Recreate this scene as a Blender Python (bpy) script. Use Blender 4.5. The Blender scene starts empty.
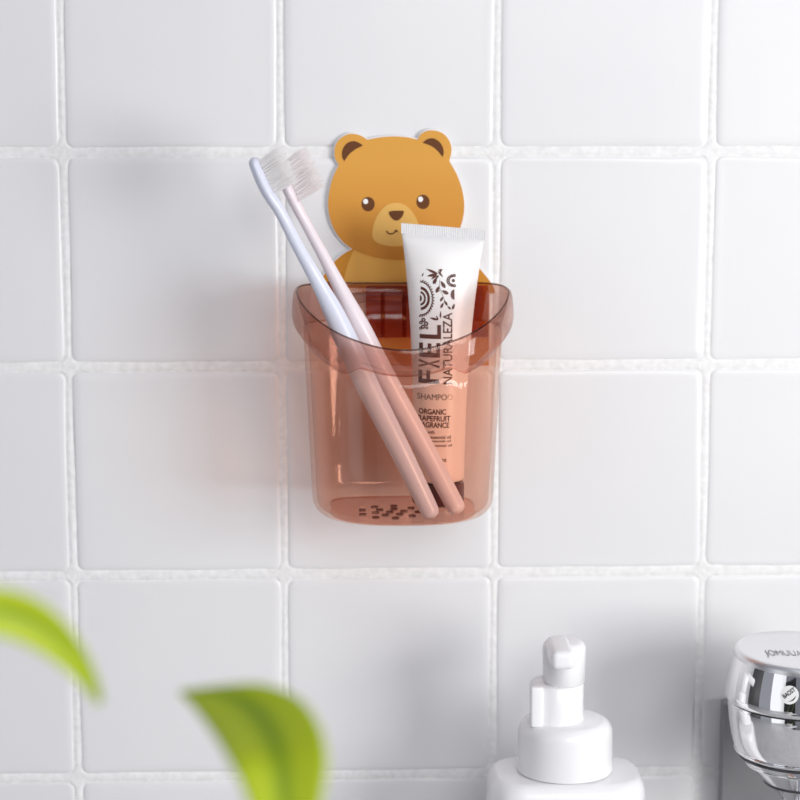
import bpy, bmesh, math, random
from mathutils import Vector, Matrix
random.seed(7)
sc = bpy.context.scene
KX, KY, KZ, KP, WS = .85, -.85, .0, 8.4, .35
COL = sc.collection
PI = math.pi

# ------------------------------------------------------------------ camera
F = 2200.0
TILT, YAW = math.radians(9.23), math.radians(1.96)
CAM = Vector((0, -1.0219, 0.1))
FW = Vector((math.sin(YAW)*math.cos(TILT), math.cos(YAW)*math.cos(TILT), -math.sin(TILT)))
RT = Vector((math.cos(YAW), -math.sin(YAW), 0))
UP = RT.cross(FW)
cam_d = bpy.data.cameras.new('camera')
cam = bpy.data.objects.new('camera', cam_d); COL.objects.link(cam)
M3 = Matrix((RT, UP, -FW)).transposed()
cam.matrix_world = Matrix.Translation(CAM) @ M3.to_4x4()
cam_d.sensor_width = 36; cam_d.lens = F/800*36
cam_d.clip_start = 0.01
cam_d.dof.use_dof = True; cam_d.dof.focus_distance = 0.955; cam_d.dof.aperture_fstop = 11.5
sc.camera = cam

def at(px, py, y):
    """world point on the plane Y = y that the photograph shows at this pixel"""
    d = FW*F + RT*(px-400) + UP*(400-py)
    return CAM + d*((y-CAM.y)/d.y)
def mpp(y):                      # metres per pixel near depth y
    return (y-CAM.y)/math.cos(TILT)/F

# ------------------------------------------------------------------ helpers
def link(name, me, mat=None, parent=None, smooth=True):
    o = bpy.data.objects.new(name, me); COL.objects.link(o)
    if mat:
        for m in (mat if isinstance(mat, (list, tuple)) else [mat]): me.materials.append(m)
    if parent: o.parent = parent
    if smooth:
        for p in me.polygons: p.use_smooth = True
    return o
def pyd(name, v, f, mat=None, parent=None, smooth=True):
    me = bpy.data.meshes.new(name); me.from_pydata([tuple(p) for p in v], [], f); me.update()
    bm = bmesh.new(); bm.from_mesh(me); bmesh.ops.recalc_face_normals(bm, faces=bm.faces); bm.to_mesh(me); bm.free()
    return link(name, me, mat, parent, smooth)
def empty(name, loc):
    o = bpy.data.objects.new(name, None); o.empty_display_size = .01; COL.objects.link(o); o.location = loc; return o
def tag(o, label, cat=None, group=None, kind=None):
    if label: o['label'] = label
    if cat: o['category'] = cat
    if group: o['group'] = group
    if kind: o['kind'] = kind
    return o
def rel(o, root):                # mesh built in world coordinates -> child of root
    o.parent = root
    bpy.context.view_layer.update()
    o.matrix_parent_inverse = Matrix.Translation(root.location).inverted()
    return o
def autosmooth(o, ang=35):
    me = o.data
    bm = bmesh.new(); bm.from_mesh(me)
    for e in bm.edges:
        if len(e.link_faces) == 2 and e.calc_face_angle(0) > math.radians(ang): e.smooth = False
    bm.to_mesh(me); bm.free()
    return o
def bevel(o, w, seg=3, ang=40):
    m = o.modifiers.new('b', 'BEVEL'); m.width = w; m.segments = seg; m.limit_method = 'ANGLE'; m.angle_limit = math.radians(ang); return o
def spline(pts, n):
    """Catmull-Rom through tuples of any size"""
    out = []
    k = len(pts)
    for i in range(k-1):
        p0, p1, p2, p3 = pts[max(i-1, 0)], pts[i], pts[i+1], pts[min(i+2, k-1)]
        for j in range(n):
            t = j/n
            out.append(tuple(0.5*((2*b)+(-a+c)*t+(2*a-5*b+4*c-d)*t*t+(-a+3*b-3*c+d)*t**3) for a, b, c, d in zip(p0, p1, p2, p3)))
    out.append(tuple(pts[-1]))
    return out
def spline_closed(pts, n):
    out = []; k = len(pts)
    for i in range(k):
        p0, p1, p2, p3 = pts[i-1], pts[i], pts[(i+1) % k], pts[(i+2) % k]
        for j in range(n):
            t = j/n
            out.append(tuple(0.5*((2*b)+(-a+c)*t+(2*a-5*b+4*c-d)*t*t+(-a+3*b-3*c+d)*t**3) for a, b, c, d in zip(p0, p1, p2, p3)))
    return out
def rings(rs, close=True, cap=True, wrap=False):
    """list of equally long rings of points -> verts, faces"""
    v = [p for r in rs for p in r]; n = len(rs[0]); f = []
    m = len(rs)
    for i in range(m if wrap else m-1):
        a, b = i*n, ((i+1) % m)*n
        for j in range(n if close else n-1):
            f.append((a+j, a+(j+1) % n, b+(j+1) % n, b+j))
    if cap and not wrap:
        f.append(tuple(range(n))[::-1]); f.append(tuple((m-1)*n+j for j in range(n)))
    return v, f

# ------------------------------------------------------------------ materials
def mat(name, color=(.8, .8, .8), rough=.5, metal=0, **kw):
    m = bpy.data.materials.new(name); m.use_nodes = True
    b = m.node_tree.nodes['Principled BSDF']
    b.inputs['Base Color'].default_value = (*color, 1)
    b.inputs['Roughness'].default_value = rough; b.inputs['Metallic'].default_value = metal
    for k, v in kw.items(): b.inputs[k].default_value = v
    return m
def nodes(m): return m.node_tree.nodes, m.node_tree.links, m.node_tree.nodes['Principled BSDF']
def add_bump(m, scale, strength, dist=.001, detail=4, coord='Object'):
    N, L, b = nodes(m)
    tc = N.new('ShaderNodeTexCoord'); t = N.new('ShaderNodeTexNoise'); bp = N.new('ShaderNodeBump')
    t.inputs['Scale'].default_value = scale; t.inputs['Detail'].default_value = detail
    bp.inputs['Strength'].default_value = strength; bp.inputs['Distance'].default_value = dist
    L.new(tc.outputs[coord], t.inputs['Vector']); L.new(t.outputs['Fac'], bp.inputs['Height']); L.new(bp.outputs['Normal'], b.inputs['Normal'])
    return t
def add_mottle(m, c1, c2, scale, coord='Object'):
    N, L, b = nodes(m)
    tc = N.new('ShaderNodeTexCoord'); t = N.new('ShaderNodeTexNoise'); r = N.new('ShaderNodeValToRGB')
    t.inputs['Scale'].default_value = scale; t.inputs['Detail'].default_value = 3
    r.color_ramp.elements[0].color = (*c1, 1); r.color_ramp.elements[1].color = (*c2, 1)
    r.color_ramp.elements[0].position = .35; r.color_ramp.elements[1].position = .65
    L.new(tc.outputs[coord], t.inputs['Vector']); L.new(t.outputs['Fac'], r.inputs['Fac']); L.new(r.outputs['Color'], b.inputs['Base Color'])

M_tile = mat('glazed_tile', (.80, .80, .81), .30)
add_mottle(M_tile, (.79, .79, .805), (.81, .81, .82), 9); add_bump(M_tile, 260, .05, .0006)
M_grout = mat('grout', (.80, .80, .80), .8)
add_mottle(M_grout, (.80, .80, .80), (.88, .88, .88), 300); add_bump(M_grout, 420, .4, .0008)

def plastic(name, tint, gloss=1.0, rough=.03, refr=0.0):
    """clear tinted plastic: every surface passes light tinted once and mirrors a fresnel share of it"""
    m = bpy.data.materials.new(name); m.use_nodes = True
    N, L = m.node_tree.nodes, m.node_tree.links
    N.remove(N['Principled BSDF']); out = N['Material Output']
    tr = N.new('ShaderNodeBsdfTransparent'); gl = N.new('ShaderNodeBsdfGlossy'); gl.inputs['Roughness'].default_value = rough
    tr.inputs[0].default_value = (*tint, 1)
    lw = N.new('ShaderNodeLayerWeight'); lw.inputs['Blend'].default_value = .5
    p = N.new('ShaderNodeMath'); p.operation = 'POWER'; p.inputs[1].default_value = 4.5
    q = N.new('ShaderNodeMath'); q.operation = 'MULTIPLY_ADD'; q.inputs[1].default_value = .6*gloss; q.inputs[2].default_value = .03*gloss
    mx = N.new('ShaderNodeMixShader')
    L.new(lw.outputs['Facing'], p.inputs[0]); L.new(p.outputs[0], q.inputs[0]); L.new(q.outputs[0], mx.inputs[0])
    src = tr
    if refr > 0:
        rf = N.new('ShaderNodeBsdfRefraction'); rf.inputs['IOR'].default_value = 1.45; rf.inputs['Roughness'].default_value = rough
        rf.inputs['Color'].default_value = (*tint, 1)
        m2 = N.new('ShaderNodeMixShader'); m2.inputs[0].default_value = refr
        L.new(tr.outputs[0], m2.inputs[1]); L.new(rf.outputs[0], m2.inputs[2]); src = m2
    L.new(src.outputs[0], mx.inputs[1]); L.new(gl.outputs[0], mx.inputs[2]); L.new(mx.outputs[0], out.inputs['Surface'])
    return m
M_cup = plastic('salmon_clear_plastic', (.972, .845, .785))
M_rim = plastic('salmon_clear_plastic_thick', (.90, .735, .68), 1.0, .09, .12)
M_refr_line = plastic('dark_refraction_tint', (.55, .47, .45), 1.0, .05)  # dark tint imitates refraction at the rim edge
M_base = plastic('salmon_clear_plastic_base', (.93, .72, .64), .8)
M_bracket = plastic('salmon_clear_plastic_bracket', (.82, .54, .36), .4, .05)
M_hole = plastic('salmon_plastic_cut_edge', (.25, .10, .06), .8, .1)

M_edge = mat('white_card_edge', (.85, .85, .87), .4)
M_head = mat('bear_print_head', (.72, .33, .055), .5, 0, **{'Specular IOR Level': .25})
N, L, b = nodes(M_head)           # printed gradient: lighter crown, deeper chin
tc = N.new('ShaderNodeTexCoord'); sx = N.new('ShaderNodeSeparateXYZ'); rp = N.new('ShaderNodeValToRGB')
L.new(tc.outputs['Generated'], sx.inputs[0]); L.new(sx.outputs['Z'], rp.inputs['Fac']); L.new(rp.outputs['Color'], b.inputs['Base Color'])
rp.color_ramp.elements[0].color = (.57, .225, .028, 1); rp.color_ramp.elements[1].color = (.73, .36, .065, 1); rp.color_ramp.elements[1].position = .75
M_body = mat('bear_print_shoulders', (.60, .25, .025), .5, 0, **{'Specular IOR Level': .25})
M_belly = mat('bear_print_belly', (.76, .40, .085), .5, 0, **{'Specular IOR Level': .25})
M_muz = mat('bear_print_muzzle', (.78, .46, .125), .5, 0, **{'Specular IOR Level': .25})
M_brown = mat('bear_print_brown', (.135, .045, .012), .5, 0, **{'Specular IOR Level': .25})
M_white = mat('bear_print_white', (.9, .9, .9), .4)

M_blue = mat('bluish_white_plastic', (.70, .725, .84), .28, **{'Subsurface Weight': .15, 'Subsurface Radius': (.004, .004, .005), 'Subsurface Scale': 1})
M_pink = mat('pinkish_white_plastic', (.80, .72, .76), .28, **{'Subsurface Weight': .15, 'Subsurface Radius': (.005, .004, .004), 'Subsurface Scale': 1})
M_brist = mat('white_nylon', (.98, .975, .97), .35)
M_brist2 = mat('pale_pink_nylon', (.98, .95, .95), .35)
for m_ in (M_brist, M_brist2):   # thin nylon lets light through
    N, L, b = nodes(m_); t = N.new('ShaderNodeBsdfTranslucent'); t.inputs[0].default_value = (.98, .97, .97, 1)
    x = N.new('ShaderNodeMixShader'); x.inputs[0].default_value = .5
    tp = N.new('ShaderNodeBsdfTransparent'); y = N.new('ShaderNodeMixShader'); y.inputs[0].default_value = .15
    L.new(b.outputs[0], x.inputs[1]); L.new(t.outputs[0], x.inputs[2]); L.new(x.outputs[0], y.inputs[1]); L.new(tp.outputs[0], y.inputs[2])
    L.new(y.outputs[0], N['Material Output'].inputs['Surface'])

M_tube = mat('tube_plastic', (.85, .84, .84), .32)
N, L, b = nodes(M_tube)           # the print fades from white to grapefruit peach
tc = N.new('ShaderNodeTexCoord'); sx = N.new('ShaderNodeSeparateXYZ'); ma = N.new('ShaderNodeMath'); ma.operation = 'MULTIPLY_ADD'; ma.inputs[1].default_value = .35
mb = N.new('ShaderNodeMath'); mb.operation = 'SUBTRACT'; rp = N.new('ShaderNodeValToRGB')
L.new(tc.outputs['Generated'], sx.inputs[0]); L.new(sx.outputs['Z'], mb.inputs[0]); mb.inputs[1].default_value = 0
mc = N.new('ShaderNodeMath'); mc.operation = 'MULTIPLY_ADD'; mc.inputs[1].default_value = -.30
L.new(sx.outputs['X'], mc.inputs[0]); L.new(mb.outputs[0], mc.inputs[2]); L.new(mc.outputs[0], rp.inputs['Fac'])
rp.color_ramp.elements[0].position = .18; rp.color_ramp.elements[0].color = (.90, .75, .67, 1)
rp.color_ramp.elements[1].position = .52; rp.color_ramp.elements[1].color = (.86, .85, .85, 1)
L.new(rp.outputs['Color'], b.inputs['Base Color'])
M_ink = mat('brown_ink', (.10, .03, .02), .45)
M_silver = mat('silver_ink', (.30, .24, .20), .25, .6)
M_cap = mat('dark_red_cap', (.10, .018, .015), .18)
M_soap = mat('white_bottle_plastic', (.86, .86, .875), .25, **{'Subsurface Weight': .1, 'Subsurface Radius': (.004, .004, .004), 'Subsurface Scale': 1})
M_chrome = mat('chrome', (.86, .86, .87), .04, 1)
M_satin = mat('satin_chrome', (.80, .80, .815), .32, 1)
M_seam = mat('dark_seam', (.08, .08, .085), .3, .6)
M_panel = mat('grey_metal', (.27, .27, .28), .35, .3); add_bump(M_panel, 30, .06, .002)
M_sticker = mat('white_sticker', (.88, .88, .88), .4)
M_dark = mat('dark_print', (.02, .02, .02), .4)
M_grey = mat('grey_engraving', (.25, .25, .26), .4)
M_leaf = mat('leaf', (.28, .45, .02), .5)
N, L, b = nodes(M_leaf)
ca = N.new('ShaderNodeAttribute'); ca.attribute_name = 'rib'; rp = N.new('ShaderNodeValToRGB')
rp.color_ramp.elements[0].color = (.25, .40, .008, 1); rp.color_ramp.elements[0].position = .0
rp.color_ramp.elements[1].color = (.56, .67, .02, 1); rp.color_ramp.elements[1].position = .35
L.new(ca.outputs['Fac'], rp.inputs['Fac']); L.new(rp.outputs['Color'], b.inputs['Base Color'])
t = N.new('ShaderNodeBsdfTranslucent'); L.new(rp.outputs['Color'], t.inputs[0])
x = N.new('ShaderNodeMixShader'); x.inputs[0].default_value = .4
L.new(b.outputs[0], x.inputs[1]); L.new(t.outputs[0], x.inputs[2]); L.new(x.outputs[0], N['Material Output'].inputs['Surface'])
M_stem = mat('stem', (.2, .32, .03), .5)
M_pot = mat('pot_ceramic', (.75, .73, .70), .4)
M_soil = mat('soil', (.04, .025, .015), .9); add_bump(M_soil, 200, .8, .003)
M_counter = mat('pale_stone', (.55, .55, .56), .3); add_mottle(M_counter, (.52, .52, .53), (.58, .58, .59), 40)
M_wall = mat('painted_wall', (.62, .62, .64), .8); add_bump(M_wall, 60, .1, .002)
M_refl_grey = mat('reflection_grey', (.10, .10, .10), .4)
M_refl_dark = mat('reflection_dark', (.045, .043, .042), .4); add_bump(M_refl_dark, 20, .1, .002)

# ------------------------------------------------------------------ tiled wall
X0, Z0, P = -.120166, .05004, .1
def axis(c0, k0, k1):
    offs = [0, .9, 1.7, 2.1, 2.4, 2.6, 2.9, 3.3, 3.8, 4.5, 5.4, 6.6, 8, 11, 18, 30, 42]
    o = sorted(set([-a for a in offs]+offs+[50])); r = []
    for k in range(k0, k1): r += [c0+k*P+a/1000 for a in o]
    return r
xs = axis(X0, -4, 8); zs = axis(Z0, -6, 5)
def cell(u, c0):
    t = ((u-c0)/P) % 1.0
    return (t-.5)*P               # distance from the tile centre
hash2 = lambda a, b: (math.sin(a*127.1+b*311.7)*43758.5453) % 1.0
v = []; sdv = []
HX, HZ, RC = .0480, .0474, .0035
for z in zs:
    for x in xs:
        cx, cz = cell(x, X0), cell(z, Z0)
        wob = .00022*math.sin(x*310+z*45)+.00018*math.sin(z*270+x*90)
        qx, qz = abs(cx)-HX+RC+wob, abs(cz)-HZ+RC+wob
        sd = math.hypot(max(qx, 0), max(qz, 0))+min(max(qx, qz), 0)-RC
        ti, tj = math.floor((x-X0)/P), math.floor((z-Z0)/P)
        if sd < 0:
            d = min(-sd, .0038)/.0038
            h = .0008*(math.sqrt(max(0, 1-(1-d)**2))-1)
            h += (hash2(ti, tj)-.5)*.0003*min(1, -sd/.004) + .10*0
            h += cx*(hash2(ti+9, tj)-.5)*.012*min(1, -sd/.004)+cz*(hash2(ti, tj+5)-.5)*.012*min(1, -sd/.004)
        else:
            h = -.00105+.0006*min(1, sd/.0013)+(hash2(x*900, z*900)-.5)*.00022
        v.append((x, -h, z)); sdv.append(sd)
n = len(xs); f = []; mi = []
for i in range(len(zs)-1):
    for j in range(n-1):
        f.append((i*n+j, i*n+j+1, (i+1)*n+j+1, (i+1)*n+j))
        mi.append(1 if (sdv[i*n+j]+sdv[i*n+j+1]+sdv[(i+1)*n+j]+sdv[(i+1)*n+j+1]) > 0 else 0)
me = bpy.data.meshes.new('wall_back'); me.from_pydata(v, [], f); me.update()
wall = link('wall_back', me, [M_tile, M_grout])
me.polygons.foreach_set('material_index', mi)
tag(wall, None, kind='structure')

def box(name, x0, x1, y0, y1, z0, z1, m, parent=None, bev=0, seg=3):
    v = [(x, y, z) for x in (x0, x1) for y in (y0, y1) for z in (z0, z1)]
    f = [(0, 1, 3, 2), (4, 6, 7, 5), (0, 4, 5, 1), (2, 3, 7, 6), (0, 2, 6, 4), (1, 5, 7, 3)]
    o = pyd(name, v, f, m, None, bev > 0)
    if bev: bevel(o, bev, seg)
    if parent: rel(o, parent)
    return o
ZC = -.335                        # counter height, below the picture
tag(box('countertop', -.75, .9, -.46, 0.0, ZC-.04, ZC, M_counter, bev=.004), None, kind='structure')
tag(box('countertop', -.42, -.06, -.80, -.4602, ZC-.04, ZC, M_counter, bev=.004), None, kind='structure')
tag(box('wall_front', -2.2, 2.2, -2.62, -2.5, -1.2, 1.4, M_wall), None, kind='structure')
tag(box('floor', -2.2, 2.2, -2.62, .1, -1.25, -1.2, M_counter), None, kind='structure')
dd = tag(box('reflection_panel_1', -1.95, -.85, -2.50, -2.47, -1.2, .85, M_refl_dark, bev=.003), None, kind='structure')  # added out of view, gives the chrome a dark stripe to mirror

tag(box('reflection_panel_2', -1.25, -1.20, -.40, .15, -1.2, .85, M_refl_grey, bev=.003), None, kind='structure')  # unseen slab added at the left for the tap's outer dark stripe

# ------------------------------------------------------------------ bear plate
def shape2d(name, pts, y, thick, m, root, tilt=None):
    """flat printed shape: pixel outline -> plate of real thickness standing on plane y (front face)"""
    W = [at(px, py, y) for px, py in pts]
    k = len(W)
    v = [tuple(p) for p in W]+[(p.x, p.y+thick, p.z) for p in W]
    bm = bmesh.new(); fr = [bm.verts.new(p) for p in v[:k]]; bk = [bm.verts.new(p) for p in v[k:]]
    
    from mathutils.geometry import tessellate_polygon
    for tri in tessellate_polygon([[Vector((p.x, p.z, 0)) for p in W]]):
        bm.faces.new([fr[q] for q in tri]); bm.faces.new([bk[q] for q in tri][::-1])
    for i in range(k): bm.faces.new((fr[i], bk[i], bk[(i+1) % k], fr[(i+1) % k]))
    bmesh.ops.recalc_face_normals(bm, faces=bm.faces)
    me = bpy.data.meshes.new(name); bm.to_mesh(me); bm.free()
    return rel(link(name, me, m, None, False), root)
c1 = lambda L_: [(240+x/2.6667, 120+y/2.6667) for x, y in L_]
def grow(pts, d):
    k = len(pts); out = []
    ar = sum(pts[i][0]*pts[(i+1) % k][1]-pts[(i+1) % k][0]*pts[i][1] for i in range(k)); s = 1 if ar > 0 else -1
    for i in range(k):
        a, b_ = pts[i-1], pts[(i+1) % k]; tx, ty = b_[0]-a[0], b_[1]-a[1]; l = math.hypot(tx, ty) or 1
        out.append((pts[i][0]+s*ty/l*d, pts[i][1]-s*tx/l*d))
    return out
bear = empty('bear_wall_plate', at(405, 320, 0))
tag(bear, 'orange bear-shaped flat card stuck on the tiles behind the pink cup', 'wall hook')
def seg(*groups):                 # smooth spans joined by sharp corners
    out = []
    for g in groups: out += spline(g, 5)[:-1] if len(g) > 2 else g[:-1]
    return out
head = seg([(264, 120), (253, 98), (255, 68), (271, 47), (296, 37), (322, 42), (340, 53)],
           [(340, 53), (378, 46), (415, 44), (450, 47), (474, 53)],
           [(474, 53), (484, 37), (507, 28), (536, 33), (556, 52), (564, 78), (558, 110)],
           [(558, 110), (578, 145), (592, 185), (598, 225), (594, 265), (580, 302), (552, 334), (515, 357), (470, 370), (418, 373), (366, 367), (320, 353), (283, 332), (256, 300), (240, 262), (235, 222), (240, 182), (250, 148), (264, 120)])
hp = c1(head)
body = c1(seg([(308, 340), (275, 358), (245, 385), (225, 412), (212, 440), (208, 462)],
              [(208, 462), (336, 462)], [(336, 462), (336, 655)], [(336, 655), (664, 655)], [(664, 655), (664, 462)], [(664, 462), (680, 462)],
              [(680, 462), (678, 450), (672, 438), (652, 412), (628, 386), (590, 358), (540, 335)], [(540, 335), (308, 340)]))
belly = c1(seg([(304, 345), (290, 378), (280, 412), (276, 440), (275, 460)], [(275, 460), (338, 460)], [(338, 460), (338, 653)], [(338, 653), (600, 653)], [(600, 653), (600, 450), (590, 400), (560, 350), (540, 335)], [(540, 335), (304, 345)]))
YB = -.0018
shape2d('card_backing', grow(hp, 1.3), YB, .0012, M_edge, bear)
shape2d('card_backing', grow(body, 1.2), YB+.0001, .0012, M_edge, bear)
shape2d('shoulders', body, YB-.0002, .0002, M_body, bear)
shape2d('belly', belly, YB-.0003, .0001, M_belly, bear)
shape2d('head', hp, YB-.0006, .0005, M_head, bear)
def c3(L_): return [(320+x/4.444, 120+y/4.444) for x, y in L_]
YF = YB-.0008
shape2d('ear_inner', c3(spline([(108, 183), (98, 160), (102, 128), (122, 102), (152, 94), (178, 104), (190, 114)], 5)+spline([(190, 114), (158, 130), (130, 152), (108, 183)], 5)[1:-1]), YF, .0002, M_brown, bear)
shape2d('ear_inner', c3(spline([(456, 101), (476, 86), (502, 81), (530, 96), (546, 122), (550, 145), (545, 164)], 5)+spline([(545, 164), (522, 136), (494, 115), (456, 101)], 5)[1:-1]), YF, .0002, M_brown, bear)
ell = lambda cx, cy, a, b_, n=28: [(cx+a*math.cos(2*PI*i/n), cy+b_*math.sin(2*PI*i/n)) for i in range(n)]
for ex, ey in ((214, 374), (458, 364)):
    e = shape2d('eye', c3(ell(ex, ey, 29, 32)), YF, .0002, M_brown, bear)
    h_ = shape2d('eye_highlight', c3(ell(ex-11, ey-12, 11, 12)), YF-.0002, .0002, M_white, bear)
    bpy.context.view_layer.update(); mw = h_.matrix_world.copy(); h_.parent = e; h_.matrix_parent_inverse = e.matrix_world.inverted(); 
muz = [(338, 368), (290, 383), (252, 430), (233, 490), (238, 530), (272, 553), (338, 562), (404, 553), (440, 530), (446, 490), (424, 430), (386, 383)]
shape2d('muzzle', c3(spline_closed(muz, 5)), YF, .0002, M_muz, bear)
shape2d('nose', c3(spline_closed([(306, 410), (320, 404), (340, 403), (364, 403), (373, 408), (366, 428), (352, 443), (338, 447), (324, 441), (312, 427)], 4)), YF-.0002, .0002, M_brown, bear)
mth = spline([(295, 493), (304, 503), (318, 506), (330, 501), (338, 490), (347, 500), (358, 505), (372, 503), (384, 491)], 4)
L_ = []; R_ = []
for i, (x_, y_) in enumerate(mth):
    a = mth[max(i-1, 0)]; b_ = mth[min(i+1, len(mth)-1)]; tx, ty = b_[0]-a[0], b_[1]-a[1]; l = math.hypot(tx, ty) or 1
    L_.append((x_+ty/l*3, y_-tx/l*3)); R_.append((x_-ty/l*3, y_+tx/l*3))
shape2d('mouth', c3(L_+R_[::-1]), YF-.0002, .0002, M_brown, bear)

# ------------------------------------------------------------------ cup
YCB, YCF = -.0065, -.086          # back and front of the cup
YC = (YCB+YCF)/2; BD = (YCB-YCF)/2
zback = at(405, 284, YCB).z
zside = at(405, 291, YC).z
zdip = at(420, 351, YCF).z
zbot = at(405, 527.6, YCF+.006).z
xt = (at(308, 400, YC).x+at(500.5, 400, YC).x)/2
aw = (at(500.5, 345, YC).x-at(306, 345, YC).x)/2
ab_ = (at(491.5, 500, YC).x-at(313, 500, YC).x)/2
xt -= .0008; aw += .0016
cup = empty('toothbrush_cup', (xt, YC, zbot))
tag(cup, 'clear salmon pink plastic cup hanging on the tiled wall in front of the bear', 'cup')
NA = 128
def sect(phi, a, b):
    """phi = 0 at the front; rounded front, squarer back"""
    c, s = math.cos(phi), math.sin(phi)
    n_ = 2.35 if c > 0 else 4.2
    t = (abs(c)**n_+abs(s)**n_)**(-1/n_)
    return a*t*s, -b*t*c
def nrm(phi, a, b):
    x1, y1 = sect(phi-.01, a, b); x2, y2 = sect(phi+.01, a, b); tx, ty = x2-x1, y2-y1; l = math.hypot(tx, ty)
    return -ty/l*-1, tx/l*-1
def ztop(phi):
    c = math.cos(phi)
    if c > 0:
        t = min(1, c); return zside+(zdip-zside)*(t**1.7)
    return zside+(zback-zside)*(-c)
def half(z): 
    k = (z-zbot)/(zside-zbot); return ab_+(aw-ab_)*k, (BD-.002)+.002*k
def ring(zf, off, flare=0):
    r = []
    for i in range(NA):
        ph = 2*PI*i/NA
        z = zf(ph) if callable(zf) else zf
        a, b = half(z); x, y = sect(ph, a, b); nx, ny = nrm(ph, a, b)
        o = off(ph) if callable(off) else off
        r.append((xt+x+nx*o, YC+y+ny*o, z))
    return r
TH = .0020
def sm(a, b, x): t = max(0, min(1, (x-a)/(b-a))); return t*t*(3-2*t)
def front(ph):                    # 1 in the narrow front centre
    p_ = abs((ph+PI) % (2*PI)-PI); return 1-sm(.42, .62, p_)
def backf(ph): return sm(-.75, -.97, math.cos(ph))
fl = lambda ph: (.0036)*(1-.5*front(ph))*(1-.85*backf(ph))
bh = lambda ph: (.0135-.0045*front(ph))*(1-.55*backf(ph))
# wall shell
rs = []
R0 = .0075
for k in range(7):                # rounded foot, outer
    t = k/6*PI/2
    rs.append(ring(zbot+R0*(1-math.sin(t)) if k < 6 else zbot, -R0*(1-math.cos(PI/2-t)) if True else 0)) if False else None
rs = [ring(zbot+R0*(1-math.cos(t)), -R0*(1-math.sin(t))) for t in [PI/2*k/6 for k in range(7)]]
for k in range(1, 9):
    rs.append(ring(lambda ph, k=k: (zbot+R0)+(ztop(ph)-1.2*bh(ph)-zbot-R0)*k/8, 0))
for k in range(8, 0, -1):
    rs.append(ring(lambda ph, k=k: (zbot+R0)+(ztop(ph)-1.2*bh(ph)-zbot-R0)*k/8, -TH))
Ri = R0-TH
rs += [ring(zbot+TH+Ri*(1-math.cos(t)), -TH-Ri*(1-math.sin(t))) for t in [PI/2*k/6 for k in range(6, -1, -1)]]
v, f = rings(rs, wrap=True)
rel(pyd('cup_wall', v, f, M_cup), cup)
# floor plate with drain holes (a real pierced plate)
cu = bpy.data.curves.new('base', 'CURVE'); cu.dimensions = '2D'; cu.fill_mode = 'BOTH'; cu.extrude = .0004
def poly(pts):
    s = cu.splines.new('POLY'); s.points.add(len(pts)-1)
    for i, p in enumerate(pts): s.points[i].co = (p[0], p[1], 0, 1)
    s.use_cyclic_u = True
poly([(p[0]-xt, p[1]-YC) for p in ring(zbot, -R0-.0002)][::2])
holes = []
for r_, k_, o_ in ((0, 1, 0), (.0066, 6, .2), (.0130, 9, 0)):
    for i in range(k_):
        t = 2*PI*i/k_+o_; holes.append((-.006+r_*math.cos(t), -.004+r_*math.sin(t)))
for hx, hy in holes: poly([(hx+.0017*math.cos(2*PI*i/14), hy+.0017*math.sin(2*PI*i/14)) for i in range(14)])
co = bpy.data.objects.new('tmp', cu); COL.objects.link(co)
bpy.context.view_layer.update()
bme = bpy.data.meshes.new_from_object(co.evaluated_get(bpy.context.evaluated_depsgraph_get()))
bpy.data.objects.remove(co)
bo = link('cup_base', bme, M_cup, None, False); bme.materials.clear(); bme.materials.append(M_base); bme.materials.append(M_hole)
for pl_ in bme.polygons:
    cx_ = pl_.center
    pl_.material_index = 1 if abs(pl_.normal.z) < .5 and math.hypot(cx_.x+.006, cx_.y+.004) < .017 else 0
bme.transform(Matrix.Translation((xt, YC, zbot+.0006)))
rel(bo, cup)
# collar round the rim
prof = [(-TH, -1.25), (-TH, -1.05), (-.0004, -.80), (.15, -.5), (.36, -.2), (.48, -.0016), (.50, -.0004), (.60, .0003), (.78, .0002), (.90, -.0006), (.98, -.0022), (1.1, -.42), (1.14, -.74), (1.04, -.90), (.62, -1.06), (.10, -1.25)]
def prow(o_, z_):
    off = (lambda ph: o_) if (o_ < 0) else (lambda ph: o_*fl(ph)+.0002)
    zf = (lambda ph: ztop(ph)+z_) if abs(z_) < .01 else (lambda ph: ztop(ph)+z_*bh(ph))
    r = []
    for i in range(NA):
        ph = 2*PI*i/NA; z = ztop(ph); a, b = half(z); x, y = sect(ph, a, b); nx, ny = nrm(ph, a, b); o = off(ph)
        r.append((xt+x+nx*o, YC+y+ny*o, zf(ph)))
    return r
v, f = rings([prow(o_, z_) for o_, z_ in prof], wrap=True)
rel(autosmooth(pyd('rim', v, f, M_rim), 32), cup)
refr_line = []  # thin dark-tinted ring stands in for the refraction line inside the rim
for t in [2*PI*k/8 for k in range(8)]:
    refr_line.append(prow(.50+.11*math.cos(t), .0004+.00045*math.sin(t)))
v, f = rings(refr_line, wrap=True)
lp = rel(pyd('rim_refraction_line', v, f, M_refr_line), cup); lp['label'] = 'dark refraction line tinted along the inner edge of the rim'
# hanging bracket moulded on the back, with ribs
zb0, zb1 = at(405, 338, YCB).z, at(405, 286, YCB).z
xb0, xb1 = at(366, 300, YCB).x, at(489, 300, YCB).x
br = box('hanging_bracket', xb0, xb1, YCB+.0003, YCB+.0022, zb0, zb1, M_bracket, cup, .0008)
for px in (382.5, 404, 458):
    xr = at(px, 300, YCB).x
    rb = box('rib', xr-.0009, xr+.0009, YCB-.0050, YCB-.0022, zb0+.001, zb1-.003, M_bracket, None, .0004)
    rb.parent = br; rb.matrix_parent_inverse = Matrix.Translation(cup.location).inverted() @ Matrix.Identity(4)
    rb.matrix_parent_inverse = Matrix.Identity(4)

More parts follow.
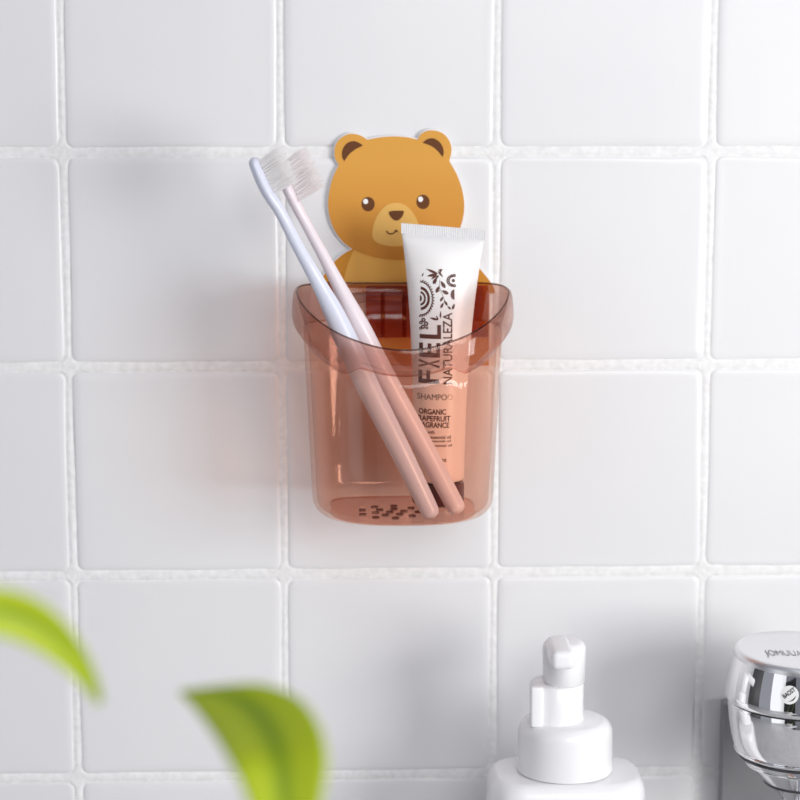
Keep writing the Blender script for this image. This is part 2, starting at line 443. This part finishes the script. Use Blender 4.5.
# ------------------------------------------------------------------ toothbrushes
def loft(path, ns=24, squash=None):
    """path of (Vector centre, ra in the picture plane, rb in depth); returns rings"""
    out = []
    k = len(path)
    for i, (c, ra, rb) in enumerate(path):
        t = (path[min(i+1, k-1)][0]-path[max(i-1, 0)][0]).normalized()
        s = t.cross(Vector((0, 1, 0))).normalized(); w = s.cross(t).normalized()
        out.append([c+s*(ra*math.cos(2*PI*j/ns))+w*(rb*math.sin(2*PI*j/ns)) for j in range(ns)])
    return out
def toothbrush(name, pts, m, mbr, label, group, headn, blen):
    """pts: (px, py, depth, half width in px, half width in depth in m) from the head's tip to the handle's end"""
    sp = spline(pts, 6)
    path = [(at(a, b, d), r*mpp(d), rb) for a, b, d, r, rb in sp]
    c0, r0, b0 = path[0]; t0 = (path[0][0]-path[1][0]).normalized()
    capA = [(c0+t0*(r0*1.0*math.sin(q)), r0*math.cos(q), b0*math.cos(q)) for q in (1.5, 1.2, .85, .45)]
    c1_, r1, b1 = path[-1]; t1 = (path[-1][0]-path[-2][0]).normalized()
    capB = [(c1_+t1*(r1*.8*math.sin(q)), r1*math.cos(q), b1*math.cos(q)) for q in (.45, .85, 1.2, 1.5)]
    path = capA+path+capB
    rs = loft(path)
    v, f = rings(rs)
    root = empty(name, c1_+t1*r1*.8)
    tag(root, label, 'toothbrush', group)
    rel(pyd('handle', v, f, m), root)
    # bristles stand on the head, square to its axis, turned a little to the viewer
    H0, H1 = at(*headn[0]), at(*headn[1]); ax = (H1-H0); Lh = ax.length; ax.normalize()
    side = Vector((0, 1, 0)); side = (side-ax*side.dot(ax)).normalized()
    up = side.cross(ax).normalized()
    if up.x < 0: up = -up
    ang = math.radians(14)
    up2 = (up*math.cos(ang)-side*math.sin(ang)-ax*.17).normalized(); sd2 = (side*math.cos(ang)+up*math.sin(ang)).normalized()
    v = []; f = []
    for a in range(9):
        for b in range(3):
            base = H0+ax*(Lh*(a+.5)/9)+sd2*((b-1)*.0030)
            for q in range(13):
                rr = .00070*math.sqrt(random.random()); th = random.random()*2*PI
                p = base+ax*(rr*math.cos(th))+sd2*(rr*math.sin(th))
                sp_ = 1.0+rr*500*.3
                dirv = (up2+ax*(rr*math.cos(th))*75*random.uniform(.6, 1.2)+sd2*(rr*math.sin(th))*75*random.uniform(.6, 1.2)+ax*random.gauss(0, .02)).normalized()
                ln = blen*random.uniform(.93, 1.05)
                e = p+dirv*ln
                w1 = dirv.cross(ax).normalized(); w2 = dirv.cross(w1)
                n0 = len(v)
                for (c, r) in ((p-dirv*.001, .00012), (p+dirv*ln*.75, .00011), (e, .00003)):
                    for j in range(4): v.append(c+w1*(r*math.cos(PI/2*j))+w2*(r*math.sin(PI/2*j)))
                for s_ in range(2):
                    for j in range(4): f.append((n0+s_*4+j, n0+s_*4+(j+1) % 4, n0+s_*4+4+(j+1) % 4, n0+s_*4+4+j))
                f.append(tuple(n0+8+j for j in range(4)))
    br = rel(pyd('bristles', v, f, mbr, None, False), root); br['kind'] = 'stuff'
    return root
toothbrush('toothbrush', [
    (254.5, 163, -.0705, 5.8, .0052), (259, 174, -.0705, 6.3, .0056), (264.5, 186, -.0705, 6.5, .0056), (271, 197.5, -.0704, 6.3, .0052), (278, 208, -.0703, 6.0, .0040), (284.5, 220, -.0702, 5.7, .0030),
    (291.5, 234, -.0700, 5.9, .0028), (301, 252, -.0698, 6.2, .0029), (310, 268, -.0696, 6.7, .0029), (320, 286, -.0684, 7.6, .0032), (332, 309, -.0675, 9.8, .0038), (343, 333, -.0670, 11.3, .0044), (356, 361, -.0670, 11.8, .0046),
    (370, 391, -.0676, 11.6, .0046), (399.5, 449, -.0690, 10.8, .0046), (423, 497, -.0690, 9.8, .0044), (430, 511.5, -.0690, 9.3, .0042)],
    M_blue, M_brist, 'bluish white toothbrush in front, leaning left in the pink cup', 'toothbrushes in the cup',
    ((259.5, 159.5, -.0705), (276, 194.5, -.0705)), .0113)
toothbrush('toothbrush', [
    (277, 164, -.0590, 5.3, .0052), (282.5, 177, -.0590, 5.8, .0056), (289, 191, -.0590, 6.0, .0055), (296, 205, -.0585, 5.8, .0040), (303.5, 219, -.0580, 5.4, .0030), (311.5, 234, -.0578, 5.4, .0028),
    (324, 257, -.0575, 5.9, .0029), (338, 284, -.0570, 7.0, .0032), (348, 304, -.0566, 8.6, .0040), (360, 328, -.0562, 10.6, .0046), (373, 354, -.0557, 11.0, .0048),
    (391, 388, -.0552, 10.8, .0048), (425, 449, -.0560, 10.2, .0046), (449, 494, -.0578, 9.6, .0044), (456, 507, -.0588, 9.2, .0042)],
    M_pink, M_brist2, 'pinkish white toothbrush just behind the bluish one, its head further right', 'toothbrushes in the cup',
    ((283, 162, -.0590), (302, 201, -.0590)), .0122)

# ------------------------------------------------------------------ shampoo tube
YT = -.0335
uT = mpp(YT)
TB = at(438, 477, YT); TT = at(443, 236, YT)      # shoulder and crimp foot
ht = TT.z-TB.z; Rt = 26.2*uT
tube = empty('shampoo_tube', (TB.x, YT, at(438.5, 513, YT).z))
tag(tube, 'white and peach squeeze tube with brown lettering standing upright in the cup', 'tube')
def tw(t):                        # half width, half depth at height fraction t
    w = Rt+(41.0*uT-Rt)*(t**2.5); d = Rt*math.cos(t*PI/2*.985)**.75*1.0+.0005
    if t < .25: d = Rt
    else: d = (Rt-.0005)*math.sqrt(max(0, 1-((t-.25)/.75)**2.2))+.0005
    return w, d
def tc_(t): return TB.x+(TT.x-TB.x)*t
def tpt(t, j, ns=64, n_=2.0):
    w, d = tw(t); a = 2*PI*j/ns
    return w*math.cos(a), -d*math.sin(a)
NS = 64
rs = []
for q in (.02, .35, .65, .85, .96):                  # shoulder
    rs.append([(tc_(0)+Rt*(q)*math.cos(2*PI*j/NS), YT-Rt*q*math.sin(2*PI*j/NS), TB.z-.0022*math.sqrt(1-q*q)) for j in range(NS)])
for i in range(0, 41):
    t = i/40; t = t
    rr = []
    for j in range(NS):
        x_, y_ = tpt(t, j)
        rr.append((tc_(t)+x_, YT+y_, TB.z+ht*t-x_*.085*t**3))
    rs.append(rr)
v, f = rings(rs)
rel(pyd('tube_body', v, f, M_tube), tube)
# crimped end with ridges
v = []; f = []; nr = 46; W = 41.3*uT; z0 = TT.z-.0004; hc = 10.3*uT
cols = nr*4+1
for side_ in (-1, 1):
    for k in range(3):
        for i in range(cols):
            x_ = -W+2*W*i/(cols-1); rid = .0003*math.sin(2*PI*i/4+PI/4)
            v.append((TT.x+x_, YT+side_*(.00062+rid*(1 if k < 2 else .9)), z0+hc*(k/2)-x_*.085))
for s_ in range(2):
    for k in range(2):
        for i in range(cols-1):
            a = s_*3*cols+k*cols+i; f.append((a, a+1, a+cols+1, a+cols))
A_, B_ = 0, 3*cols
for i in range(cols-1):
    f.append((A_+2*cols+i, A_+2*cols+i+1, B_+2*cols+i+1, B_+2*cols+i)); f.append((A_+i, A_+i+1, B_+i+1, B_+i))
for i in (0, cols-1):
    for k in range(2): f.append((A_+k*cols+i, A_+(k+1)*cols+i, B_+(k+1)*cols+i, B_+k*cols+i))
rel(pyd('crimp', v, f, M_tube_c if False else mat('crimp_plastic', (.84, .84, .85), .35), None, False), tube)
# cap, ribbed
zc0 = zbot+.0012; zc1 = TB.z-.0018
rs = []
prof_c = [(.90, 0), (.985, .0008), (1.0, .0030), (1.0, zc1-zc0-.0012), (.97, zc1-zc0-.0002), (.30, zc1-zc0)]
NC = 96
for r_, z_ in prof_c:
    rs.append([(TB.x+(Rt*.985*r_+(.00022*math.cos(2*PI*j/NC*32) if r_ > .98 else 0))*math.cos(2*PI*j/NC), YT+(Rt*.985*r_)*math.sin(2*PI*j/NC), zc0+z_) for j in range(NC)])
v, f = rings(rs); o = rel(autosmooth(pyd('cap', v, f, M_cap)), tube); o['label'] = 'dark red screw cap'
# printing that follows the curved face
def tube_print(name, bm, m, mode_label=None):
    """bm in tube pixels: x right, y down, both photo pixels on plane YT"""
    for xx in range(408, 480, 2):
        bmesh.ops.bisect_plane(bm, geom=bm.verts[:]+bm.edges[:]+bm.faces[:], plane_co=(xx, 0, 0), plane_no=(1, 0, 0), dist=1e-6)
    for yy in range(260, 480, 12):
        bmesh.ops.bisect_plane(bm, geom=bm.verts[:]+bm.edges[:]+bm.faces[:], plane_co=(0, yy, 0), plane_no=(0, 1, 0), dist=1e-6)
    for vv in bm.verts:
        p = at(vv.co.x, vv.co.y, YT-Rt*.9)
        t = max(0, min(1, (p.z-TB.z)/ht)); w, d = tw(t); dx = (p.x-tc_(t))/w; dx = max(-.985, min(.985, dx))
        vv.co = Vector((p.x, YT-d*math.sqrt(1-dx*dx)-.00016, p.z))
    bmesh.ops.recalc_face_normals(bm, faces=bm.faces)
    me = bpy.data.meshes.new(name); bm.to_mesh(me); bm.free()
    return rel(link(name, me, m, None, False), tube)
def text_bm(s, size_h, bold=0, extrude=0):
    c = bpy.data.curves.new('t', 'FONT'); c.body = s; c.size = 1; c.offset = bold; c.extrude = extrude; c.resolution_u = 4
    o = bpy.data.objects.new('t', c); COL.objects.link(o); bpy.context.view_layer.update()
    me = bpy.data.meshes.new_from_object(o.evaluated_get(bpy.context.evaluated_depsgraph_get()))
    bpy.data.objects.remove(o)
    bm = bmesh.new(); bm.from_mesh(me); bmesh.ops.triangulate(bm, faces=bm.faces)
    xs_ = [q.co.x for q in bm.verts]; ys_ = [q.co.y for q in bm.verts]
    return bm, (min(xs_), max(xs_), min(ys_), max(ys_))
def place(s, x0, x1, y0, y1, bold=0, rot=False):
    """fit the text into the pixel box (y0 top, y1 bottom); rot: it reads upwards"""
    bm, (a, b, c, d) = text_bm(s, 1, bold)
    for q in bm.verts:
        u, w = (q.co.x-a)/(b-a), (q.co.y-c)/(d-c)
        q.co = Vector((x1-(x1-x0)*w, y1-(y1-y0)*u, 0)) if rot else Vector((x0+(x1-x0)*u, y1-(y1-y0)*w, 0))
    return bm
def merge(bms):
    me = bpy.data.meshes.new('m'); out = bmesh.new()
    for b_ in bms: b_.to_mesh(me); out.from_mesh(me); b_.free()
    return out
tube_print('lettering', merge([place('F', 418.7, 439, 370.5, 383.5, .02, True), place('X', 419, 439.5, 359.5, 368, .03, True), place('E', 419.5, 440, 343, 357.5, .02, True), place('L', 420, 441, 325, 339, .02, True)]), M_ink)
tube_print('lettering', place('NATURALEZA', 443, 452.5, 313, 384, .012, True), M_ink)
tube_print('lettering', merge([place('ORGANIC', 419, 446, 408.8, 414.4, .02), place('GRAPEFRUIT', 413.5, 450.5, 415.6, 421.2, .02), place('FRAGRANCE', 415.5, 449.2, 422, 427.6, .02)]), M_ink)
tube_print('lettering', place('SHAMPOO', 417.5, 453, 394, 399.8), M_silver)
tube_print('lettering', merge([place('made with', 415, 434.5, 430.2, 433.6, .008), place('natural essential oil', 417, 450.8, 435.2, 438.4, .008), place('pure essential oil', 420, 450.8, 439.4, 442.6, .008), place('organic essential oil', 417, 451.8, 443.8, 447.2, .008), place('1.0 fl.oz', 428, 446.5, 457, 461.4, .01)]), M_ink)
# ornament
def blob(pts): 
    bm = bmesh.new(); bm.faces.new([bm.verts.new((x_, y_, 0)) for x_, y_ in pts]); bmesh.ops.triangulate(bm, faces=bm.faces); return bm
def c4(x_, y_): return (405+x_/12.307, 260+y_/12.307)
def leaflet(x_, y_, ang, l, w):
    pts = []
    for i in range(13):
        t = i/12; pts.append((t*l, w*math.sin(PI*t**.8)))
    for i in range(11, 0, -1):
        t = i/12; pts.append((t*l, -w*math.sin(PI*t**.8)))
    c, s = math.cos(ang), math.sin(ang)
    return blob([c4(x_+a*c-b_*s, y_+a*s+b_*c) for a, b_ in pts])
def arc(cx, cy, r0, r1, a0, a1, sy=1.0, n_=22):
    p = [(cx+r1*math.cos(a0+(a1-a0)*i/n_), cy+sy*r1*math.sin(a0+(a1-a0)*i/n_)) for i in range(n_+1)]
    q = [(cx+r0*math.cos(a0+(a1-a0)*i/n_), cy+sy*r0*math.sin(a0+(a1-a0)*i/n_)) for i in range(n_+1)]
    return merge([blob([c4(*p[i]), c4(*p[i+1]), c4(*q[i+1]), c4(*q[i])]) for i in range(n_)])
def bar(x1, y1, x2, y2, w):
    l = math.hypot(x2-x1, y2-y1); nx, ny = -(y2-y1)/l*w/2, (x2-x1)/l*w/2
    return blob([c4(x1+nx, y1+ny), c4(x2+nx, y2+ny), c4(x2-nx, y2-ny), c4(x1-nx, y1-ny)])
B = []
B += [arc(188, 483, 0, 24, -PI/2, PI/2, 1.6), arc(188, 483, 50, 72, -PI/2+.15, PI/2-.1, 1.25), arc(188, 483, 92, 122, -PI/2+.1, PI/2-.1, 1.2)]
for i in range(19):
    a = -PI/2+.12+(PI-.2)*i/18; x_, y_ = 188+140*math.cos(a), 483+1.38*140*math.sin(a)
    B.append(leaflet(x_, y_, a+.55, 50, 8)); B.append(leaflet(x_, y_, a-.5, 36, 6))
for x_, y_, a, l, w in ((385, 305, -1.9, 10, 4), (350, 305, -1.05, 95, 22), (500, 352, -2.15, 105, 22), (385, 410, -1.15, 90, 20), (540, 425, -2.65, 95, 22), (435, 515, -1.0, 75, 15), (525, 565, -2.15, 80, 15), (440, 598, -1.1, 80, 15), (565, 612, -2.3, 60, 12), (585, 615, -1.2, 80, 16),
                        (410, 180, -2.75, 160, 16), (400, 185, 2.95, 130, 18), (400, 190, 2.5, 95, 14), (420, 195, 2.25, 70, 12), (465, 210, -2.3, 90, 12), (410, 740, -2.0, 60, 9), (410, 740, -2.9, 110, 14), (435, 720, -1.5, 90, 10), (215, 215, -1.2, 50, 8)):
    B.append(leaflet(x_, y_, a, l, w))
B += [blob([c4(418, 125), c4(470, 120), c4(440, 175)]), bar(425, 165, 470, 215, 10)]
B += [bar(430, 250, 425, 400, 4), bar(425, 330, 490, 500, 4)]
for i in range(9):
    a = PI/2+PI*i/8; B.append(arc(612+72*math.cos(a)*1.1, 262+62*math.sin(a), 6, 20, 0, 2*PI, 1, 10))
B += [arc(612, 262, 58, 68, PI/2, 3*PI/2), arc(600, 262, 0, 20, 0, 2*PI), arc(612, 432, 0, 46, PI/2, 3*PI/2, 1.35)]
for cx_, cy_, r_ in ((230, 745, 26), (200, 780, 22), (262, 790, 28), (225, 830, 26), (195, 850, 18), (270, 840, 18)): B.append(arc(cx_, cy_, r_*.35, r_, 0, 2*PI, 1, 14))
tube_print('floral_print', merge(B), M_ink)

# ------------------------------------------------------------------ soap dispenser
YS = -.062
uS = mpp(YS)*1.003
sx_ = at(564.5, 770, YS).x
soap = empty('soap_dispenser', (sx_, YS, ZC))
tag(soap, 'white pump soap bottle standing at the bottom below the pink cup', 'soap dispenser')
def zpx(py): return at(564, py, YS).z
def lathe(name, prof, m, root, cx=sx_, cy=YS, ns=64, sm_=True):
    v, f = rings([[(cx+max(r, 1e-5)*math.cos(2*PI*j/ns), cy+max(r, 1e-5)*math.sin(2*PI*j/ns), z) for j in range(ns)] for r, z in prof])
    o = pyd(name, v, f, m, None, sm_); autosmooth(o, 50)
    if root: rel(o, root)
    return o
def rrect(a, b, r, n_=8):
    pts = []
    for cx_, cy_, a0 in ((a-r, b-r, 0), (-a+r, b-r, PI/2), (-a+r, -b+r, PI), (a-r, -b+r, 3*PI/2)):
        for i in range(n_+1): t = a0+PI/2*i/n_; pts.append((cx_+r*math.cos(t), cy_+r*math.sin(t)))
    return pts
zsh = zpx(770)                    # shoulder height
rs = []
hw = 74*uS; hd = .0245
for z, k in [(ZC, -.003), (ZC+.001, -.001), (ZC+.003, 0), (ZC+.04, .001)]:
    rs.append([(sx_+.0004+x_, YS+y_, z) for x_, y_ in rrect(hw+k+.0025, hd+k, .018)])
for i in range(10):
    t = PI/2*i/9
    rs.append([(sx_+.0004+x_, YS+y_, zsh-.008+.008*math.sin(t)) for x_, y_ in rrect(hw+.0025-.0045*(1-math.cos(t)), hd-.006*(1-math.cos(t)), .016-.004*(1-math.cos(t)))])
rs.append([(sx_+x_, YS+y_, zsh+.0004) for x_, y_ in rrect(.012, .012, .0119)])
v, f = rings(rs); rel(autosmooth(pyd('bottle', v, f, M_soap), 60), soap)
rc = 48.5*uS; zc0 = zsh+.0002; zc1_ = zpx(718.5)
pr = [(rc*.9, zc0), (rc, zc0+.0006)]+[(rc, zc0+(zc1_-.006-zc0)*k/3) for k in range(1, 4)]+[(rc-.0048*(1-math.cos(t)), zc1_-.006+.006*math.sin(t)) for t in [PI/2*i/6 for i in range(1, 7)]]+[(.006, zc1_+.0003)]
lathe('collar', pr, M_soap, soap)
rn = 27.5*uS; nx_ = at(556.5, 700, YS).x
zn0, zn1 = zc1_-.001, zpx(681)
lathe('pump_neck', [(rn, zn0), (rn, zn1-.0008), (rn-.0008, zn1), (.002, zn1+.0001)], M_soap, soap, nx_)
tabx = at(534, 700, YS).x
box('lock_tab', tabx-.0026, tabx+.0030, YS-.012, YS-.0075, zn0+.0005, zn1+.0006, M_soap, soap, .0011)
# pump head with a spout turned to the viewer
hx_ = at(564, 660, YS).x; rh = 21.5*uS
ph_ = []
for z, k in [(zn1, -.0006), (zn1+.0008, 0), (zpx(648), .0003)]+[(zpx(648)+.0035*math.sin(t), .0003-.0035*(1-math.cos(t))) for t in (.4, .8, 1.2, PI/2)]:
    ph_.append([(hx_+(rh+k)*math.cos(2*PI*j/48), YS+(rh+k)*1.25*math.sin(2*PI*j/48), z) for j in range(48)])
v, f = rings(ph_); head_o = rel(autosmooth(pyd('pump_head', v, f, M_soap), 60), soap)
x0_, x1_ = at(551, 660, YS-.03).x, at(575, 660, YS-.03).x
box('spout', x0_, x1_, YS-.032, YS-.004, at(564, 671, YS-.032).z, at(564, 652, YS-.032).z, M_soap, soap, .0028, 5)

# ------------------------------------------------------------------ faucet
YFA = -.075
uF = mpp(YFA)
fx = at(803, 715, YFA).x
fz = lambda py: at(760, py, YFA).z
fau = empty('faucet', (fx, YFA, ZC))
tag(fau, 'shiny chrome tap with a slanted top cut off by the right picture edge', 'faucet')
def frings(lst, ns=96, slope=None):
    return [[(fx+r*math.cos(2*PI*j/ns), YFA+r*math.sin(2*PI*j/ns), z if not slope else slope(r, j, z)) for j in range(ns)] for r, z in lst]
R1 = 81.5*uF
# lower body: cylinder, shoulder, cone, column
pb = [(R1*.94, fz(700)), (R1*.95, fz(703)), (R1*.94, fz(712)), (R1*.925, fz(722)), (R1*.90, fz(734)), (R1*.875, fz(742)), (R1*.83, fz(750)), (R1*.765, fz(757)), (R1*.66, fz(765)), (R1*.56, fz(774)), (R1*.41, fz(785)), (R1*.28, fz(795)), (R1*.20, fz(803)), (R1*.18, fz(815)), (R1*.28, ZC+.012), (R1*.34, ZC+.006), (R1*.7, ZC+.004), (R1*.72, ZC)]
pb = pb[:13]+[(R1*.18, fz(815)-(fz(815)-ZC-.012)*k/3) for k in range(3)]+pb[14:]
v, f = rings(frings(pb[::-1])); rel(autosmooth(pyd('tap_body', v, f, M_chrome), 60), fau)
for k_, (py_, rr_) in enumerate(((748.5, .842), (753, .81), (762, .70), (781, .465))):
    z_ = fz(py_); v, f = rings(frings([(R1*(rr_-.03), z_-.0007), (R1*(rr_+.013), z_-.0005), (R1*(rr_+.016), z_), (R1*(rr_+.013), z_+.0005), (R1*(rr_-.03), z_+.0007)]))
    rel(pyd('trim_ring', v, f, M_seam if k_ in (1, 3) else M_chrome), fau)
v, f = rings(frings([(R1*.93, fz(700)-.0004), (R1*.93, fz(700)+.0022)])); rel(pyd('seam', v, f, M_seam), fau)
# handle: side wall with slanted, slightly dished top
ns = 96
zh0 = fz(700)+.0012; 
def ztopf(x_, y_):                # top plane: high at back-left, falls to the front right
    u = x_/R1; w = y_/R1
    return fz(658)+.0006*w-.0012*u
rs = []
for q, rr_ in ((0, .98), (.0006, .995), (.0016, 1.0)):
    rs.append([(fx+R1*rr_*math.cos(2*PI*j/ns), YFA+R1*rr_*math.sin(2*PI*j/ns), zh0+q) for j in range(ns)])
for k in range(1, 9):
    t = k/8; r_ = 1.0-.11*t**1.5
    rs.append([(fx+R1*r_*math.cos(2*PI*j/ns), YFA+R1*r_*math.sin(2*PI*j/ns), zh0+.0016+(ztopf(R1*math.cos(2*PI*j/ns), R1*math.sin(2*PI*j/ns))-zh0-.0016)*t) for j in range(ns)])
side_n = len(rs)
v, f = rings(rs, cap=False); f.append(tuple(range(ns))[::-1])
hd_o = rel(autosmooth(pyd('lever_side', v, f, M_chrome), 60), fau)
rs = [rs[-1]]
for q in (.4, .8, 1.2, PI/2):
    r_ = .89-.06*(1-math.cos(q)); rs.append([(fx+R1*r_*math.cos(2*PI*j/ns), YFA+R1*r_*math.sin(2*PI*j/ns), ztopf(R1*math.cos(2*PI*j/ns), R1*math.sin(2*PI*j/ns))+.0036*math.sin(q)) for j in range(ns)])
for r_ in (.68, .5, .3, .15, .02):
    rs.append([(fx+R1*r_*math.cos(2*PI*j/ns), YFA+R1*r_*math.sin(2*PI*j/ns), ztopf(R1*r_*math.cos(2*PI*j/ns), R1*r_*math.sin(2*PI*j/ns))+.0036+.0006*(.855-r_)) for j in range(ns)])
v, f = rings(rs, cap=False); f.append(tuple((len(rs)-1)*ns+j for j in range(ns)))
top_o = rel(pyd('lever_top', v, f, M_satin), fau); top_o['label'] = 'satin slanted top of the tap'
# engraved letters on the top
bm, (a, b, c, d) = text_bm('JOMUUAM', 1, .0)
T0, T1 = at(764, 650, YFA-.005).x, at(808, 650, YFA-.005).x
for q in bm.verts:
    u, w = (q.co.x-a)/(b-a), (q.co.y-c)/(d-c); X = T0+(T1-T0)*u; Y = YFA-.013+.0100*w
    q.co = Vector((X, Y, ztopf(X-fx, Y-YFA)+.0036+.0006*(.855-.3)+.00012))
me = bpy.data.meshes.new('engraved_lettering'); bm.to_mesh(me); bm.free(); rel(link('engraved_lettering', me, M_grey, None, False), fau)
# round sticker on the front, wrapped on the curved side
def on_side(px, py, lift):
    # intersect the pixel ray with the side cylinder
    dv = FW*F+RT*(px-400)+UP*(400-py); rad = R1*.975+lift
    ox, oy = CAM.x-fx, CAM.y-YFA
    A = dv.x**2+dv.y**2; Bq = 2*(ox*dv.x+oy*dv.y); Cq = ox*ox+oy*oy-rad*rad
    t = (-Bq-math.sqrt(Bq*Bq-4*A*Cq))/(2*A); return CAM+dv*t
SCX, SCY, SR = 789.5, 695, 9.4
v = [on_side(SCX, SCY, .0011)]; f = []
for r_ in (.5, 1):
    for i in range(32): v.append(on_side(SCX+SR*r_*math.cos(2*PI*i/32), SCY+SR*r_*math.sin(2*PI*i/32), .0011))
for i in range(32):
    j = (i+1) % 32; f.append((0, 1+i, 1+j)); f.append((1+i, 33+i, 33+j, 1+j))
stk = rel(pyd('sticker', v, f, M_sticker), fau); stk['label'] = 'round white sticker'
bm, (a, b, c, d) = text_bm('BAOST', 1, .02)
ca_, sa_ = math.cos(-.62), math.sin(-.62)
for q in bm.verts:
    u, w = ((q.co.x-a)/(b-a)-.5)*14, ((q.co.y-c)/(d-c)-.35)*-4.6
    q.co = on_side(SCX+u*ca_-w*sa_, SCY-1.5+u*sa_+w*ca_, .00125)
B2 = [bm]
b3 = bmesh.new(); arcp = [(6.6*math.cos(t), 6.6*math.sin(t)) for t in [.15+1.5*i/14 for i in range(15)]]
for i in range(14):
    wq = .9*math.sin(PI*(i+.5)/14)+.2
    (x1q, y1q), (x2q, y2q) = arcp[i], arcp[i+1]
    k1 = (6.6-wq)/6.6
    b3.faces.new([b3.verts.new(on_side(SCX+x_, SCY+y_, .00125)) for x_, y_ in ((x1q, y1q), (x2q, y2q), (x2q*k1, y2q*k1), (x1q*k1, y1q*k1))])
B2.append(b3)
bmm = merge(B2); me = bpy.data.meshes.new('sticker_print'); bmm.to_mesh(me); bmm.free()
sp_o = link('sticker_print', me, M_dark, None, False); sp_o.parent = stk
# grey upright panel behind the tap
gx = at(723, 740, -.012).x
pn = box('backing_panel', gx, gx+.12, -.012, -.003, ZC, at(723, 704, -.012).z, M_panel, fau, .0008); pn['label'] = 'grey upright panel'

# ------------------------------------------------------------------ plant leaves close to the camera
YL = -.60
pot_c = Vector((-.125, -.63, ZC))
plant = empty('potted_plant', pot_c)
tag(plant, 'blurred green plant leaves close to the viewer at the lower left', 'plant')
def leaf(cl, root):
    """cl: (left px, left py, right px, right py, depth) pairs along the blade; the blade folds at its midrib"""
    sp = spline(cl, 8); v = []; f = []; NW = 13; ribv = []
    for i, (ax_, ay, bx, by, d) in enumerate(sp):
        A = at(ax_, ay, d); Bp = at(bx, by, d)
        w = (Bp-A).length
        for k in range(NW):
            s = k/(NW-1); p = A.lerp(Bp, s); p.y += .12*w*(1-abs(2*s-1)**1.3)-.0
            v.append(p); ribv.append(abs(2*s-1))
    v0 = len(v)
    for i in range(len(sp)-1):
        for k in range(NW-1): a = i*NW+k; f.append((a, a+1, a+NW+1, a+NW))
    me = bpy.data.meshes.new('leaf'); me.from_pydata([tuple(p) for p in v], [], f); me.update()
    at_ = me.attributes.new('rib', 'FLOAT', 'POINT'); at_.data.foreach_set('value', ribv)
    o = link('leaf', me, M_leaf); rel(o, root)
    s = o.modifiers.new('s', 'SOLIDIFY'); s.thickness = .0005
    return o
leaf([(-105, 700, -70, 715, -.615), (-80, 630, -52, 672, -.61), (-40, 593, -22, 640, -.605), (0, 589, -5, 636, -.60), (35, 599, 25, 645, -.595), (62, 619, 52, 660, -.59), (84, 648, 75, 678, -.585), (97, 676, 89, 693, -.58), (103, 700, 98, 706, -.575)], plant)
leaf([(290, 905, 300, 905, -.61), (262, 845, 312, 850, -.61), (246, 795, 322, 800, -.605), (232, 765, 327, 757, -.60), (219, 742, 318, 722, -.59), (207, 724, 297, 697, -.58), (196, 710, 262, 684, -.572), (188, 701, 222, 685, -.566), (178, 692, 182, 690, -.56)], plant)
def stem(pts, r0, r1, root):
    sp = spline(pts, 8); path = [(Vector(p), r0+(r1-r0)*i/len(sp), r0+(r1-r0)*i/len(sp)) for i, p in enumerate(sp)]
    v, f = rings(loft(path, 10)); rel(pyd('stem', v, f, M_stem), root)
zs_ = ZC+.062
pA = at(-88, 707, -.615); pB = at(295, 903, -.61)
stem([(pot_c.x-.004, pot_c.y, zs_), (pot_c.x-.02, pot_c.y+.003, zs_+.06), (pA.x-.002, pA.y-.004, pA.z-.05), tuple(pA)], .0025, .0014, plant)
stem([(pot_c.x+.004, pot_c.y, zs_), (pot_c.x+.035, pot_c.y+.003, zs_+.02), (pB.x-.02, pB.y, pB.z-.02), tuple(pB)], .0025, .0014, plant)
lathe('pot', [(.034, ZC), (.036, ZC+.002), (.046, ZC+.064), (.048, ZC+.066), (.048, ZC+.070), (.044, ZC+.070), (.043, ZC+.062), (.002, ZC+.061)], M_pot, plant, pot_c.x, pot_c.y)
lathe('soil', [(.0425, ZC+.0605), (.0425, ZC+.0635), (.002, ZC+.0645)], M_soil, plant, pot_c.x, pot_c.y)

# ------------------------------------------------------------------ light
w = bpy.data.worlds.new('world'); sc.world = w; w.use_nodes = True
w.node_tree.nodes['Background'].inputs[0].default_value = (.86, .885, 1.0, 1); w.node_tree.nodes['Background'].inputs[1].default_value = WS
def area(name, loc, target, sx, sy, power, color=(1, 1, 1)):
    l = bpy.data.lights.new(name, 'AREA'); l.shape = 'RECTANGLE'; l.size = sx; l.size_y = sy; l.energy = power; l.color = color
    o = bpy.data.objects.new(name, l); COL.objects.link(o); o.location = loc
    o.rotation_euler = (Vector(target)-Vector(loc)).to_track_quat('-Z', 'Y').to_euler(); return o
area('window_light', (KX, KY, KZ), (0, 0, -.05), .45, .45, KP, (1, .985, .965))
area('front_fill_light', (.36, -1.45, .48), (0, 0, -.05), .6, .5, 6, (1, .99, .975))  # added fill from behind the camera, softens the tube's shade on the bear
area('top_fill_light', (.1, -.9, 1.2), (0, 0, -.1), .9, .6, 1, (.97, .98, 1))  # weak fill added from above
area('side_fill_light', (-1.7, -1.7, .1), (0, 0, -.1), .9, 1.6, 3.5, (.98, .99, 1))  # added at front left as a pale panel for the chrome to reflect
c = sc.cycles
c.max_bounces = 14; c.transparent_max_bounces = 40; c.transmission_bounces = 12; c.glossy_bounces = 6; c.diffuse_bounces = 6
c.caustics_reflective = False; c.caustics_refractive = False
try: c.use_denoising = True
except Exception: pass
sc.view_settings.view_transform = 'Standard'; sc.view_settings.look = 'None'; sc.view_settings.gamma = 1; sc.view_settings.exposure = .05
sc.view_settings.use_curve_mapping = False
